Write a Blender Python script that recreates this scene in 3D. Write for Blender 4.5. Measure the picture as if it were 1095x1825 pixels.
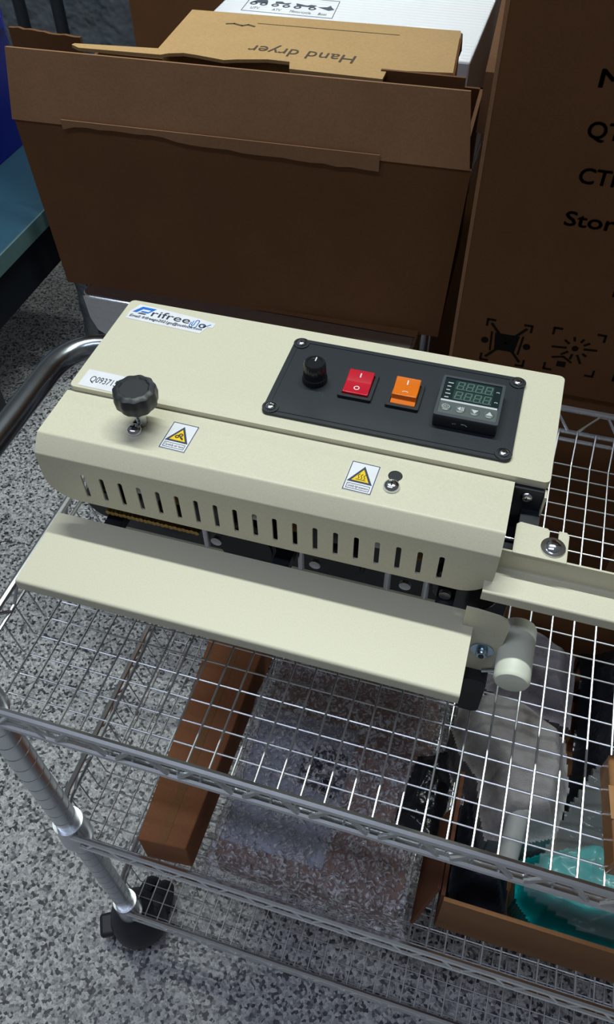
import bpy, bmesh, math, random
from mathutils import Vector, Matrix, noise
from mathutils.geometry import tessellate_polygon

for o in list(bpy.data.objects): bpy.data.objects.remove(o)
SC = bpy.context.scene
COL = SC.collection
random.seed(7)
# All coordinates below are plan units with the camera at the origin (x along the sealer, y away, z up);
# one unit is 0.79 m and the floor lies 1.78 units below the camera.
S = 0.79
OFF = 1.78
def W(x, y, z): return Vector((x*S, y*S, (z+OFF)*S))

# ------------------------------------------------------------------ camera, world, lights, exposure
FPX, PITCH, YAW, ROLL = 1408.3, 0.87554, 0.30481, 0.016738
cp, sp, cy, sy = math.cos(PITCH), math.sin(PITCH), math.cos(YAW), math.sin(YAW)
fwd = Vector((-sy*cp, cy*cp, -sp)); rgt = Vector((cy, sy, 0)); dwn = fwd.cross(rgt)
cr, sr = math.cos(ROLL), math.sin(ROLL)
r2 = rgt*cr + dwn*sr; d2 = dwn*cr - rgt*sr
cam = bpy.data.cameras.new('camera'); co = bpy.data.objects.new('camera', cam); COL.objects.link(co)
co.matrix_world = Matrix(((r2.x, -d2.x, -fwd.x, 0), (r2.y, -d2.y, -fwd.y, 0), (r2.z, -d2.z, -fwd.z, OFF*S), (0, 0, 0, 1)))
cam.sensor_fit = 'HORIZONTAL'; cam.sensor_width = 36; cam.lens = FPX/1095*36
cam.clip_start = 0.02
SC.camera = co
wd = bpy.data.worlds.new('world'); SC.world = wd; wd.use_nodes = True
wd.node_tree.nodes['Background'].inputs[0].default_value = (0.90, 0.94, 1.0, 1)
wd.node_tree.nodes['Background'].inputs[1].default_value = 0.105
def area(name, x, y, z, lx, ly, power, col):
    l = bpy.data.lights.new(name, 'AREA'); l.shape = 'RECTANGLE'; l.size = lx; l.size_y = ly
    l.energy = power; l.color = col
    o = bpy.data.objects.new(name, l); COL.objects.link(o); o.location = W(x, y, z)
    return o
TUBE = (0.93, 1.0, 0.93)
area('ceiling_tube_row', -0.3, 1.27, 2.20, 1.8, 0.06, 49, TUBE)
area('ceiling_tube_row', -0.9, 8.9, 2.20, 4.2, 0.30, 140, TUBE)
area('ceiling_tube_row', -1.0, -0.4, 2.20, 2.2, 0.20, 16, (0.74, 0.82, 1.0))
SC.view_settings.view_transform = 'Standard'; SC.view_settings.look = 'None'
SC.view_settings.gamma = 1.0; SC.view_settings.use_curve_mapping = False
SC.view_settings.exposure = 0.0

# ------------------------------------------------------------------ materials
def nm(name):
    m = bpy.data.materials.new(name); m.use_nodes = True
    return m, m.node_tree, m.node_tree.nodes['Principled BSDF']
def objco(nt):
    return nt.nodes.new('ShaderNodeTexCoord').outputs['Object']
def tex_noise(nt, scale, detail=3, rough=.6, vec=None):
    n = nt.nodes.new('ShaderNodeTexNoise'); n.inputs['Scale'].default_value = scale
    n.inputs['Detail'].default_value = detail; n.inputs['Roughness'].default_value = rough
    nt.links.new(vec or objco(nt), n.inputs['Vector']); return n.outputs['Fac']
def ramp(nt, fac, stops, interp='LINEAR'):
    r = nt.nodes.new('ShaderNodeValToRGB'); r.color_ramp.interpolation = interp
    e = r.color_ramp.elements
    while len(e) < len(stops): e.new(0.5)
    for i, (p, c) in enumerate(stops):
        e[i].position = p; e[i].color = (c[0], c[1], c[2], 1)
    nt.links.new(fac, r.inputs[0]); return r.outputs[0]
def bump(nt, b, height, strength, dist):
    n = nt.nodes.new('ShaderNodeBump'); n.inputs['Strength'].default_value = strength
    n.inputs['Distance'].default_value = dist
    nt.links.new(height, n.inputs['Height']); nt.links.new(n.outputs[0], b.inputs['Normal'])
def plain(name, col, rough=.5, metal=0, coat=0, bscale=0, bstr=.1, bdist=.0005, spec=.5):
    m, nt, b = nm(name)
    b.inputs['Base Color'].default_value = (*col, 1); b.inputs['Roughness'].default_value = rough
    b.inputs['Metallic'].default_value = metal; b.inputs['Coat Weight'].default_value = coat
    b.inputs['Specular IOR Level'].default_value = spec
    f = tex_noise(nt, bscale or 60, 3)
    k = .06
    c = ramp(nt, f, [(.3, [v*(1-k) for v in col]), (.7, [min(1, v*(1+k)) for v in col])])
    nt.links.new(c, b.inputs['Base Color'])
    if bscale: bump(nt, b, f, bstr, bdist)
    return m
def cardboard(name, col, rough=.75, dark=.82):
    m, nt, b = nm(name)
    f = tex_noise(nt, 9, 4, .65); g = tex_noise(nt, 420, 3, .7)
    c1 = ramp(nt, f, [(.3, [v*dark for v in col]), (.72, col)])
    c2 = ramp(nt, g, [(.35, (.80, .78, .76)), (.65, (1, 1, 1))])
    mx = nt.nodes.new('ShaderNodeMix'); mx.data_type = 'RGBA'; mx.blend_type = 'MULTIPLY'
    mx.inputs[0].default_value = .6
    nt.links.new(c1, mx.inputs[6]); nt.links.new(c2, mx.inputs[7]); nt.links.new(mx.outputs[2], b.inputs['Base Color'])
    b.inputs['Roughness'].default_value = rough
    b.inputs['Specular IOR Level'].default_value = .3
    bump(nt, b, g, .12, .0006)
    return m
def clear_film(name, tint, alpha, rough, bscale, bstr, dist):
    m, nt, b = nm(name)
    b.inputs['Base Color'].default_value = (*tint, 1); b.inputs['Roughness'].default_value = rough
    b.inputs['Alpha'].default_value = alpha; b.inputs['Coat Weight'].default_value = .6
    b.inputs['Coat Roughness'].default_value = .08
    f = tex_noise(nt, bscale, 3, .6); bump(nt, b, f, bstr, dist)
    return m

CREAM = plain('cream_powder_coat', (.665, .64, .50), .42, bscale=900, bstr=.10, bdist=.0002)
CHROME = plain('chrome_wire', (.84, .87, .92), .22, 1)
WIREM = plain('chrome_deck_wire', (.70, .72, .75), .32, 1)
POSTM = plain('chrome_post', (.66, .69, .73), .26, 1)
STEELH = plain('dark_polished_steel_tube', (.36, .40, .45), .22, 1)
STAIN = plain('brushed_stainless', (.58, .58, .60), .34, 1, bscale=200, bstr=.05)
ZINC = plain('zinc_screw', (.72, .75, .80), .18, 1)
BOLT = plain('blue_zinc_bolt', (.42, .55, .66), .2, 1)
BLACKP = plain('black_plastic', (.018, .021, .026), .42, bscale=1200, bstr=.25, bdist=.0003)
PANELM = plain('black_panel_plastic', (.013, .019, .027), .42, bscale=1500, bstr=.35, bdist=.0003)
GLOSSB = plain('glossy_black', (.012, .014, .017), .18)
RUBBER = plain('black_rubber', (.02, .021, .026), .6)
NAVYR = plain('dark_caster_plastic', (.028, .030, .042), .5)
BLKMET = plain('black_painted_metal', (.012, .016, .022), .4)
BRASS = plain('brass_chain', (.55, .36, .12), .35, 1)
NYLON = plain('white_nylon', (.80, .83, .72), .4)
NYLON.node_tree.nodes['Principled BSDF'].inputs['Subsurface Weight'].default_value = .7
NYLON.node_tree.nodes['Principled BSDF'].inputs['Subsurface Radius'].default_value = (.016, .016, .013)
PAPER = plain('white_paper', (.78, .80, .86), .45)
INK = plain('black_ink', (.015, .015, .018), .5)
NAVY = plain('navy_ink', (.02, .035, .07), .5)
BLUEINK = plain('blue_ink', (.015, .17, .62), .4)
YELLOW = plain('yellow_ink', (.92, .62, .005), .4)
CARDINK = plain('carton_ink', (.007, .005, .004), .8, spec=.15)
BROWNINK = plain('brown_print_ink', (.07, .045, .028), .7)
CARD = cardboard('kraft_cardboard', (.33, .175, .088))  # lighter copy: light caught by the open carton's flap put into the colour
CARDD = cardboard('shade_toned_kraft', (.165, .070, .025))  # darkened copy: shade on the unlit carton fronts put into the colour
CARDY = cardboard('pale_kraft_cardboard', (.52, .33, .145), .7, .9)
CARDR = cardboard('reddish_kraft_cardboard', (.42, .17, .075))
CARDSHADE = cardboard('shaded_tray_kraft', (.20, .075, .035))  # tray kraft darkened, shade on its left side held in the colour
CARDT = cardboard('tray_kraft_cardboard', (.36, .17, .07))
TAPED = cardboard('taped_kraft_cardboard', (.36, .18, .08), .16)
WHITEINK = plain('white_print', (.75, .75, .75), .5)
REDP = plain('red_translucent_plastic', (.55, .012, .03), .16)
ORANGEP = plain('orange_translucent_plastic', (.75, .17, .01), .16)
DISP = plain('display_window', (.012, .025, .028), .18)
SEG = plain('unlit_segment', (.10, .17, .15), .35)
GREYF = plain('grey_key_foil', (.10, .125, .12), .35)
SILV = plain('silver_print', (.55, .58, .62), .4)
BLUEB = plain('blue_bin_plastic', (.005, .018, .42), .42)
TEALT = plain('teal_blue_table_top', (.03, .10, .16), .5)
TEALE = plain('pale_teal_table_edge', (.12, .22, .23), .5)
TEALP = plain('teal_plastic', (.0, .40, .41), .3)
BLKBAG = plain('black_plastic_bag', (.010, .011, .015), .22, bscale=45, bstr=.5, bdist=.006)
NAVYCL = plain('navy_cloth', (.010, .014, .028), .8, bscale=600, bstr=.3)
WALLM = plain('painted_wall', (.45, .45, .44), .8)
BOTTLE = plain('white_plastic_tube', (.52, .53, .52), .35)
FILM = clear_film('clear_poly_bag', (.80, .86, .90), .16, .12, 30, .7, .006)
WRAPF = clear_film('stretch_film', (.10, .12, .14), 1.0, .22, 14, .8, .02)

def white_gloss():
    m, nt, b = nm('glossy_white_carton')
    b.inputs['Base Color'].default_value = (.72, .74, .82, 1); b.inputs['Roughness'].default_value = .22
    co_ = objco(nt); w = nt.nodes.new('ShaderNodeTexWave'); w.wave_type = 'BANDS'; w.bands_direction = 'Y'
    w.inputs['Scale'].default_value = 34; w.inputs['Distortion'].default_value = 1.2; w.inputs['Detail'].default_value = 2
    w.inputs['Detail Scale'].default_value = .6
    nt.links.new(co_, w.inputs['Vector']); bump(nt, b, w.outputs['Fac'], .22, .0010)
    return m
WHITEG = white_gloss()

def terrazzo():
    m, nt, b = nm('speckled_terrazzo')
    co_ = objco(nt)
    def vor(scale):
        v = nt.nodes.new('ShaderNodeTexVoronoi'); v.inputs['Scale'].default_value = scale
        nt.links.new(co_, v.inputs['Vector'])
        s = nt.nodes.new('ShaderNodeSeparateColor'); nt.links.new(v.outputs['Color'], s.inputs[0]); return s.outputs[0]
    a = ramp(nt, vor(215), [(.0, (.035, .038, .045)), (.14, (.10, .105, .12)), (.34, (.40, .41, .43)), (.70, (.62, .63, .65)), (1, (.80, .80, .80))])
    c = ramp(nt, vor(420), [(0, (.22, .23, .26)), (.35, (.85, .85, .86)), (1, (1, 1, 1))])
    mx = nt.nodes.new('ShaderNodeMix'); mx.data_type = 'RGBA'; mx.blend_type = 'MULTIPLY'; mx.inputs[0].default_value = .7
    nt.links.new(a, mx.inputs[6]); nt.links.new(c, mx.inputs[7]); nt.links.new(mx.outputs[2], b.inputs['Base Color'])
    b.inputs['Roughness'].default_value = .38
    return m
TERR = terrazzo()

def towel_mat(name, k):
    m, nt, b = nm(name)
    f = tex_noise(nt, 14, 4, .6); g = tex_noise(nt, 700, 3, .8)
    c = ramp(nt, f, [(.30, (.16, .13, .12)), (.44, (.46, .43, .44)), (.66, (.70, .68, .72))])
    mx = nt.nodes.new('ShaderNodeMix'); mx.data_type = 'RGBA'; mx.blend_type = 'MULTIPLY'; mx.inputs[0].default_value = 1
    mx.inputs[7].default_value = (*k, 1); nt.links.new(c, mx.inputs[6]); nt.links.new(mx.outputs[2], b.inputs['Base Color']); b.inputs['Roughness'].default_value = .95
    b.inputs['Sheen Weight'].default_value = .4
    bump(nt, b, g, .8, .003)
    return m
TOWEL = towel_mat('light_grey_fleece', (1, 1, 1))
TOWEL2 = towel_mat('bluish_grey_fleece', (.55, .53, .66))

def bubble_mat():
    m, nt, b = nm('bubble_film')
    co_ = objco(nt)
    v = nt.nodes.new('ShaderNodeTexVoronoi'); v.inputs['Scale'].default_value = 110
    n = nt.nodes.new('ShaderNodeTexNoise'); n.inputs['Scale'].default_value = 130; n.inputs['Detail'].default_value = 4
    n.inputs['Distortion'].default_value = 1.6
    nt.links.new(co_, v.inputs['Vector']); nt.links.new(co_, n.inputs['Vector'])
    b.inputs['Base Color'].default_value = (.95, .93, 1.0, 1); b.inputs['Roughness'].default_value = .12
    # film is clear on the bubbles; glints along its wrinkles are painted milky white
    al = ramp(nt, n.outputs['Fac'], [(.40, (.12, .12, .12)), (.50, (.36, .36, .36)), (.60, (1, 1, 1))])
    nt.links.new(al, b.inputs['Alpha'])
    b.inputs['Specular IOR Level'].default_value = .9
    b.inputs['Coat Weight'].default_value = 1; b.inputs['Coat Roughness'].default_value = .08
    ad = nt.nodes.new('ShaderNodeMath'); ad.operation = 'ADD'
    nt.links.new(v.outputs['Distance'], ad.inputs[0]); nt.links.new(n.outputs['Fac'], ad.inputs[1])
    bump(nt, b, ad.outputs[0], 1.0, .010)
    return m
BUBBLE = bubble_mat()

# ------------------------------------------------------------------ mesh helpers
def wloc(o):
    v = Vector((0, 0, 0))
    while o: v += o.location; o = o.parent
    return v
def rotz(p, a, c=(0, 0)):
    x, y = p[0]-c[0], p[1]-c[1]
    return (c[0]+x*math.cos(a)-y*math.sin(a), c[1]+x*math.sin(a)+y*math.cos(a), p[2])
def props(o, label=None, cat=None, group=None, kind=None):
    if label: o['label'] = label
    if cat: o['category'] = cat
    if group: o['group'] = group
    if kind: o['kind'] = kind
    return o
def thing(name, loc, label, cat, group=None):
    o = bpy.data.objects.new(name, None); COL.objects.link(o); o.location = W(*loc); o.empty_display_size = .05
    return props(o, label, cat, group)
class B:
    def __init__(s): s.v = []; s.f = []
    def add(s, vs, fs):
        n = len(s.v); s.v += [tuple(p) for p in vs]; s.f += [tuple(i+n for i in f) for f in fs]; return s
    def box(s, x0, x1, y0, y1, z0, z1, rot=0, piv=None):
        vs = [(x, y, z) for z in (z0, z1) for y in (y0, y1) for x in (x0, x1)]
        if rot:
            c = piv or ((x0+x1)/2, (y0+y1)/2); vs = [rotz(p, rot, c) for p in vs]
        return s.add(vs, [(0, 2, 3, 1), (4, 5, 7, 6), (0, 1, 5, 4), (2, 6, 7, 3), (0, 4, 6, 2), (1, 3, 7, 5)])
    def sheet(s, q, t):
        """a quad (or polygon) of points given real thickness t along its normal"""
        q = [Vector(p) for p in q]; n = (q[1]-q[0]).cross(q[-1]-q[0]).normalized()*t; k = len(q)
        vs = q+[p+n for p in q]
        fs = [tuple(range(k))[::-1], tuple(range(k, 2*k))]+[(i, (i+1) % k, (i+1) % k+k, i+k) for i in range(k)]
        return s.add(vs, fs)
    def tube(s, pts, r, n=10, closed=False):
        P = [Vector(p) for p in pts]; m = len(P); rings = []; up = None
        for i, p in enumerate(P):
            if closed: t = (P[(i+1) % m]-P[i-1]).normalized()
            else: t = (P[min(i+1, m-1)]-P[max(i-1, 0)]).normalized()
            if up is None: up = t.orthogonal().normalized()
            else: up = (up-t*up.dot(t)).normalized()
            w = t.cross(up); rr = r[i] if isinstance(r, (list, tuple)) else r
            rings.append([p+(up*math.cos(a)+w*math.sin(a))*rr for a in [2*math.pi*k/n for k in range(n)]])
        vs = [q for g in rings for q in g]; fs = []
        for i in range(m if closed else m-1):
            j = (i+1) % m
            fs += [(i*n+k, i*n+(k+1) % n, j*n+(k+1) % n, j*n+k) for k in range(n)]
        if not closed: fs += [tuple(range(n))[::-1], tuple(range((m-1)*n, m*n))]
        return s.add(vs, fs)
    def lathe(s, prof, c, axis='z', n=24, lobes=0, lob=0):
        """prof = [(r, h)], axis through c"""
        vs = []; m = len(prof)
        for r, h in prof:
            for k in range(n):
                a = 2*math.pi*k/n; rr = r*(1+lob*math.cos(lobes*a)) if lobes else r
                u, w = rr*math.cos(a), rr*math.sin(a)
                d = {'z': (u, w, h), 'y': (u, h, -w), 'x': (h, u, w)}[axis]
                vs.append((c[0]+d[0], c[1]+d[1], c[2]+d[2]))
        fs = [(i*n+k, i*n+(k+1) % n, (i+1)*n+(k+1) % n, (i+1)*n+k) for i in range(m-1) for k in range(n)]
        fs += [tuple(range(n))[::-1], tuple(range((m-1)*n, m*n))]
        return s.add(vs, fs)
    def flat(s, outer, holes, o, U, V, t):
        """2D outline (with holes) laid out on origin o, axes U V, thickness t along U x V"""
        o, U, V = Vector(o), Vector(U), Vector(V); N = U.cross(V).normalized()
        loops = [outer]+list(holes)
        tri = tessellate_polygon([[Vector((p[0], p[1], 0)) for p in l] for l in loops])
        pts = [p for l in loops for p in l]; k = len(pts)
        vs = [o+U*p[0]+V*p[1] for p in pts]; vs += [v+N*t for v in vs]; fs = []
        for a, b, c in tri:
            A, Bv, Cc = pts[a], pts[b], pts[c]
            if (Bv[0]-A[0])*(Cc[1]-A[1])-(Bv[1]-A[1])*(Cc[0]-A[0]) < 0: b, c = c, b
            fs += [(c, b, a), (a+k, b+k, c+k)]
        n0 = 0
        for l in loops:
            m = len(l); fs += [(n0+i, n0+(i+1) % m, n0+(i+1) % m+k, n0+i+k) for i in range(m)]; n0 += m
        return s.add(vs, fs)
    def text(s, body, o, U, V, size, t, bold=0, shear=0, align='LEFT', spacing=1):
        c = bpy.data.curves.new('t', 'FONT'); c.body = body; c.size = size; c.offset = bold; c.shear = shear
        c.align_x = align; c.space_character = spacing; c.resolution_u = 3
        ob = bpy.data.objects.new('t', c); me = bpy.data.meshes.new_from_object(ob)
        o, U, V = Vector(o), Vector(U), Vector(V); N = U.cross(V).normalized()
        k = len(me.vertices)
        vs = [o+U*v.co.x+V*v.co.y for v in me.vertices]; vs += [v+N*t for v in vs]
        fs = [tuple(p.vertices)[::-1] for p in me.polygons]+[tuple(i+k for i in p.vertices) for p in me.polygons]
        s.add(vs, fs)
        bpy.data.objects.remove(ob); bpy.data.curves.remove(c); bpy.data.meshes.remove(me)
        return s
    def line(s, pts, w, o, U, V, t):
        """a printed stroke along 2D points"""
        for (a, b) in zip(pts[:-1], pts[1:]):
            d = Vector((b[0]-a[0], b[1]-a[1])); L = d.length or 1e-9; d /= L; q = Vector((-d.y, d.x))*w/2; e = d*w*.3
            A = Vector(a)-e; Bv = Vector(b)+e
            s.flat([tuple(A-q), tuple(Bv-q), tuple(Bv+q), tuple(A+q)], [], o, U, V, t)
        return s
    def build(s, name, mat, parent=None, smooth=True, bevel=0, origin=None, seg=2, fix=True):
        vs = [W(*p) for p in s.v]
        if parent is not None: base = wloc(parent)
        elif origin: base = W(*origin)
        else:
            xs = [p.x for p in vs]; ys = [p.y for p in vs]
            base = Vector(((min(xs)+max(xs))/2, (min(ys)+max(ys))/2, min(p.z for p in vs)))
        me = bpy.data.meshes.new(name); me.from_pydata([p-base for p in vs], [], s.f); me.update()
        if fix:
            bm = bmesh.new(); bm.from_mesh(me); bmesh.ops.recalc_face_normals(bm, faces=bm.faces); bm.to_mesh(me); bm.free()
        if smooth:
            for p in me.polygons: p.use_smooth = True
            me.set_sharp_from_angle(angle=math.radians(38))
        me.materials.append(mat)
        o = bpy.data.objects.new(name, me); COL.objects.link(o)
        if parent is not None: o.parent = parent
        else: o.location = base
        if bevel:
            b = o.modifiers.new('bevel', 'BEVEL'); b.width = bevel*S; b.segments = seg; b.limit_method = 'ANGLE'
            b.angle_limit = math.radians(40)
        return o
def circ(cx, cy, r, n=20, ry=None):
    return [(cx+r*math.cos(2*math.pi*k/n), cy+(ry or r)*math.sin(2*math.pi*k/n)) for k in range(n)]
def rrect(x0, x1, y0, y1, r, n=5):
    out = []
    for cx, cy, a0 in ((x1-r, y0+r, -90), (x1-r, y1-r, 0), (x0+r, y1-r, 90), (x0+r, y0+r, 180)):
        for k in range(n+1):
            a = math.radians(a0+90*k/n); out.append((cx+r*math.cos(a), cy+r*math.sin(a)))
    return out
def fillet(pts, r, n=6):
    P = [Vector(p) for p in pts]; out = [P[0]]
    for a, b, c in zip(P[:-2], P[1:-1], P[2:]):
        u = (a-b).normalized(); w = (c-b).normalized(); ang = u.angle(w); d = min(r/math.tan(ang/2), (a-b).length*.49, (c-b).length*.49)
        p0, p1 = b+u*d, b+w*d
        for k in range(n+1):
            t = k/n; out.append(p0*(1-t)**2+b*2*t*(1-t)+p1*t*t)
    return out+[P[-1]]
X, Y, Z = (1, 0, 0), (0, 1, 0), (0, 0, 1)
def screw(parent, c, r, axis='z', mat=None, h=.003, name='screw'):
    """domed screw head with a cross recess; axis 'z' faces up, 'y' faces the -y side"""
    b = B(); sg = 1 if axis == 'z' else -1
    b.lathe([(r, 0), (r, sg*h*.35), (r*.85, sg*h*.75), (r*.5, sg*h), (r*.08, sg*h*1.02)], c, axis, 18)
    o = b.build(name, mat or ZINC, parent)
    k = B(); e = sg*h*1.0
    for dx, dy in ((r*.42, r*.09), (r*.09, r*.42)):
        if axis == 'z': k.box(c[0]-dx, c[0]+dx, c[1]-dy, c[1]+dy, c[2]+h*.7, c[2]+h*1.06)
        else: k.box(c[0]-dx, c[0]+dx, c[1]-h*1.06, c[1]-h*.7, c[2]-dy, c[2]+dy)
    k.build('cross_recess', BLKMET, o, smooth=False)
    return o

# ------------------------------------------------------------------ the setting
def struct(o): o['kind'] = 'structure'; return o
struct(B().box(-6, 6, -4, 11.2, -OFF-.05, -OFF).build('floor', TERR, smooth=False))
struct(B().box(-6, 6, 11.0, 11.2, -OFF, 2.3).build('wall_back', WALLM, smooth=False))
struct(B().box(-6.2, -6, -4, 11.2, -OFF, 2.3).build('wall_left', WALLM, smooth=False))

def bent(b, prof, t, x0, x1, r=.004):
    """sheet metal folded along a (y,z) profile, thickness t inwards, extruded from x0 to x1"""
    P = [Vector((p[0], p[1])) for p in fillet([(q[0], q[1], 0) for q in prof], r, 5)] if r else [Vector(p) for p in prof]
    L, R = [], []
    for i, p in enumerate(P):
        d = (P[min(i+1, len(P)-1)]-P[max(i-1, 0)]).normalized(); n = Vector((-d.y, d.x))
        L.append(tuple(p)); R.append(tuple(p+n*t))
    return b.flat(L+R[::-1], [], (x0, 0, 0), Y, Z, x1-x0)

# ------------------------------------------------------------------ the chrome wire cart
XL, XR, YF, YB = -.450, .55, .266, .85
SHELF_Z = (-.74, -1.157, -1.59)
cart = thing('wire_cart', (.05, .56, -OFF), 'chrome wire basket cart on casters carrying the cream sealing machine', 'cart')
def linked_copy(src, parent, loc):
    c = src.copy(); COL.objects.link(c); c.parent = parent; c.location = loc; return c
def post_mesh(x, y):
    b = B(); prof = [(.0, -1.66)]; prof = []
    z = -1.66; r = .0165
    prof.append((r, z))
    while z < -.735:
        z += .032
        prof += [(r, z-.0016), (r*.93, z-.0008), (r*.93, z+.0002), (r, z+.001)]
    prof += [(r, z+.006), (r*.8, z+.010)]
    return b.lathe([(a, h) for a, h in prof], (x, y, 0), 'z', 20)
p0 = post_mesh(XL, YF).build('post', POSTM, cart)
for (x, y) in ((XL, YB), (XR, YF), (XR, YB)):
    linked_copy(p0, cart, Vector(((x-XL)*S, (y-YF)*S, 0)))
hp = fillet([(XL, YB, -.772), (-.645, YB, -.772), (-.645, YF, -.772), (XL, YF, -.772)], .085, 10)
B().tube(hp, .0185, 18).build('push_handle', STEELH, cart)
def zig(b, a, c, n, z0, z1, r):
    a, c = Vector(a), Vector(c); pts = []
    for k in range(n):
        for f, zz in ((.08, z1), (.42, z0), (.58, z0), (.92, z1)):
            q = a.lerp(c, (k+f)/n); pts.append((q.x, q.y, zz))
    b.tube(pts, r, 6); return b
first_shelf = None
for zt in SHELF_Z:
    b = B(); rt = .0046
    xa, xb, ya, yb = -.476, .576, .2505, .864
    zl = zt-.040
    for z, r, k in ((zt, rt, 0), (zl, .0040, .001), (zl-.008, .0034, .009)):
        b.tube([(XL-.004, ya+k, z), (XR+.004, ya+k, z)], r, 8)
        b.tube([(XL-.004, yb-k, z), (XR+.004, yb-k, z)], r, 8)
    for z, r in ((zt, rt), (zt-.027, .0026)):
        b.tube([(XL-.016, YF, z), (xa, YF+.045, z), (xa, YB-.045, z), (XL-.016, YB, z)], r, 8)
        b.tube([(XR+.016, YF, z), (xb, YF+.045, z), (xb, YB-.045, z), (XR+.016, YB, z)], r, 8)
    sh = b.build('shelf', CHROME, cart)
    zig(B(), (XL+.02, ya+.001, 0), (XR-.02, ya+.001, 0), 14, zt-.004, zl+.001, .0028).build('truss_wire', CHROME, sh)
    zig(B(), (XL+.02, yb-.001, 0), (XR-.02, yb-.001, 0), 14, zt-.004, zl+.001, .0024).build('truss_wire', CHROME, sh)
    for xx in (xa, xb):
        zig(B(), (xx, YF+.05, 0), (xx, YB-.05, 0), 8, zt-.002, zt-.025, .0022).build('truss_wire', CHROME, sh)
    for x in (XL, XR):
        for y in (YF, YB):
            B().lathe([(.0172, zt+.012), (.0215, zt+.012), (.0235, zt-.052), (.0172, zt-.052)], (x, y, 0), 'z', 24).build('corner_sleeve', POSTM, sh)
    if first_shelf is None:
        first_shelf = sh
        x0 = -.4460
        wy = B().tube([(x0, ya+.004, zt-.006), (x0, .2595, zt-.052), (x0, .264, zt-.0585), (x0, .815, zt-.0585), (x0, .822, zt-.055), (x0, yb-.004, zt-.036)], .00125, 6).build('deck_wire', WIREM, sh)
        wx = B().tube([(xa, .269+.012, zt-.027), (-.455, .269, zt-.058), (-.449, .269, zt-.0612), (XR-.001, .269, zt-.0612), (XR+.005, .269, zt-.058), (xb, .269+.012, zt-.027)], .00105, 6).build('deck_wire', WIREM, sh)
        for k in range(1, 41): linked_copy(wy, sh, Vector((k*.02485*S, 0, 0)))
        for k in range(1, 23): linked_copy(wx, sh, Vector((0, k*.025*S, 0)))
    else:
        dz = (zt-SHELF_Z[0])*S
        for k in range(0, 41): linked_copy(wy, sh, Vector((k*.02485*S, 0, dz)))
        for k in range(0, 23): linked_copy(wx, sh, Vector((0, k*.025*S, dz)))
def caster(x, y):
    b = B(); zc = -OFF+.055
    # hood: a domed shell over twin wheels, turned towards the open floor
    prof = [(.012, zc+.078), (.020, zc+.074), (.034, zc+.062), (.047, zc+.040), (.053, zc+.012), (.054, zc-.02), (.050, zc-.030)]
    b.lathe(prof, (x-.002, y+.004, 0), 'z', 28)
    c = b.build('caster', NAVYR, cart)
    B().lathe([(.0172, -1.664), (.020, -1.664), (.020, -1.655), (.0172, -1.655)], (x, y, 0), 'z', 20).build('stem_ring', CHROME, c)
    for s in (-1, 1):
        w = B().lathe([(.018, -.012), (.050, -.012), (.054, -.006), (.054, .006), (.050, .012), (.018, .012)], (x+.016+.014*s, y+.030, zc), 'x', 28)
        w.build('wheel', RUBBER, c)
    q = B()
    q.box(x-.072, x-.030, y-.044, y+.000, zc-.016, zc+.004, rot=.5)
    q.build('brake_pedal', NAVYR, c, bevel=.007, seg=3)
    return c
c0 = caster(XL, YF)
for (x, y) in ((XL, YB), (XR, YF), (XR, YB)):
    d = Vector(((x-XL)*S, (y-YF)*S, 0)); n = linked_copy(c0, cart, d)
    for ch in c0.children: linked_copy(ch, n, Vector((0, 0, 0)))

# ------------------------------------------------------------------ the band sealer
ZT = -.54; ZC = -.546; ZP = -.655
seal = thing('band_sealer', (-.17, .53, -.7985), 'cream metal continuous band sealer with black control panel standing on wire cart', 'sealing machine')
B().box(-.4195, .0675, .5262, .6775, -.785, -.548).build('housing', CREAM, seal, bevel=.003)
B().flat(rrect(-.4208, .0688, .5243, .6787, .006), [], (0, 0, ZT-.009), X, Y, .009).build('top_cover', CREAM, seal, bevel=.0022, seg=3)
for fx in (-.38, .03):
    for fy in (.545, .655):
        B().lathe([(.013, -.7965), (.015, -.784)], (fx, fy, 0), 'z', 16).build('foot', RUBBER, seal)
B().box(-.415, .0662, .5195, .5255, -.76, -.5495).build('chassis_plate', BLKMET, seal, bevel=.001)
B().sheet([(.0665, .5245, -.550), (.0685, .5245, -.550), (.0682, .5245, -.592), (.0668, .5245, -.592)], -.010).build('side_lip', CREAM, seal)
screw(seal, (.0515, .5195, -.559), .0058, 'y'); screw(seal, (.0578, .5185, -.603), .0055, 'y')
B().lathe([(.011, .0), (.011, -.012), (.008, -.014)], (.0595, .5195, -.600), 'y', 20).build('bearing_boss', RUBBER, seal)
B().tube([(.025, .500, -.600), (.069, .500, -.600)], .0022, 10).build('tension_pin', ZINC, seal)
B().lathe([(.003, .0685), (.0055, .0685), (.0055, .0725), (.003, .074)], (0, .500, -.600), 'x', 14).build('pin_nut', ZINC, seal)
B().box(.028, .066, .478, .5195, -.655, -.603).build('inner_plate', BLKMET, seal, bevel=.002)

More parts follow.
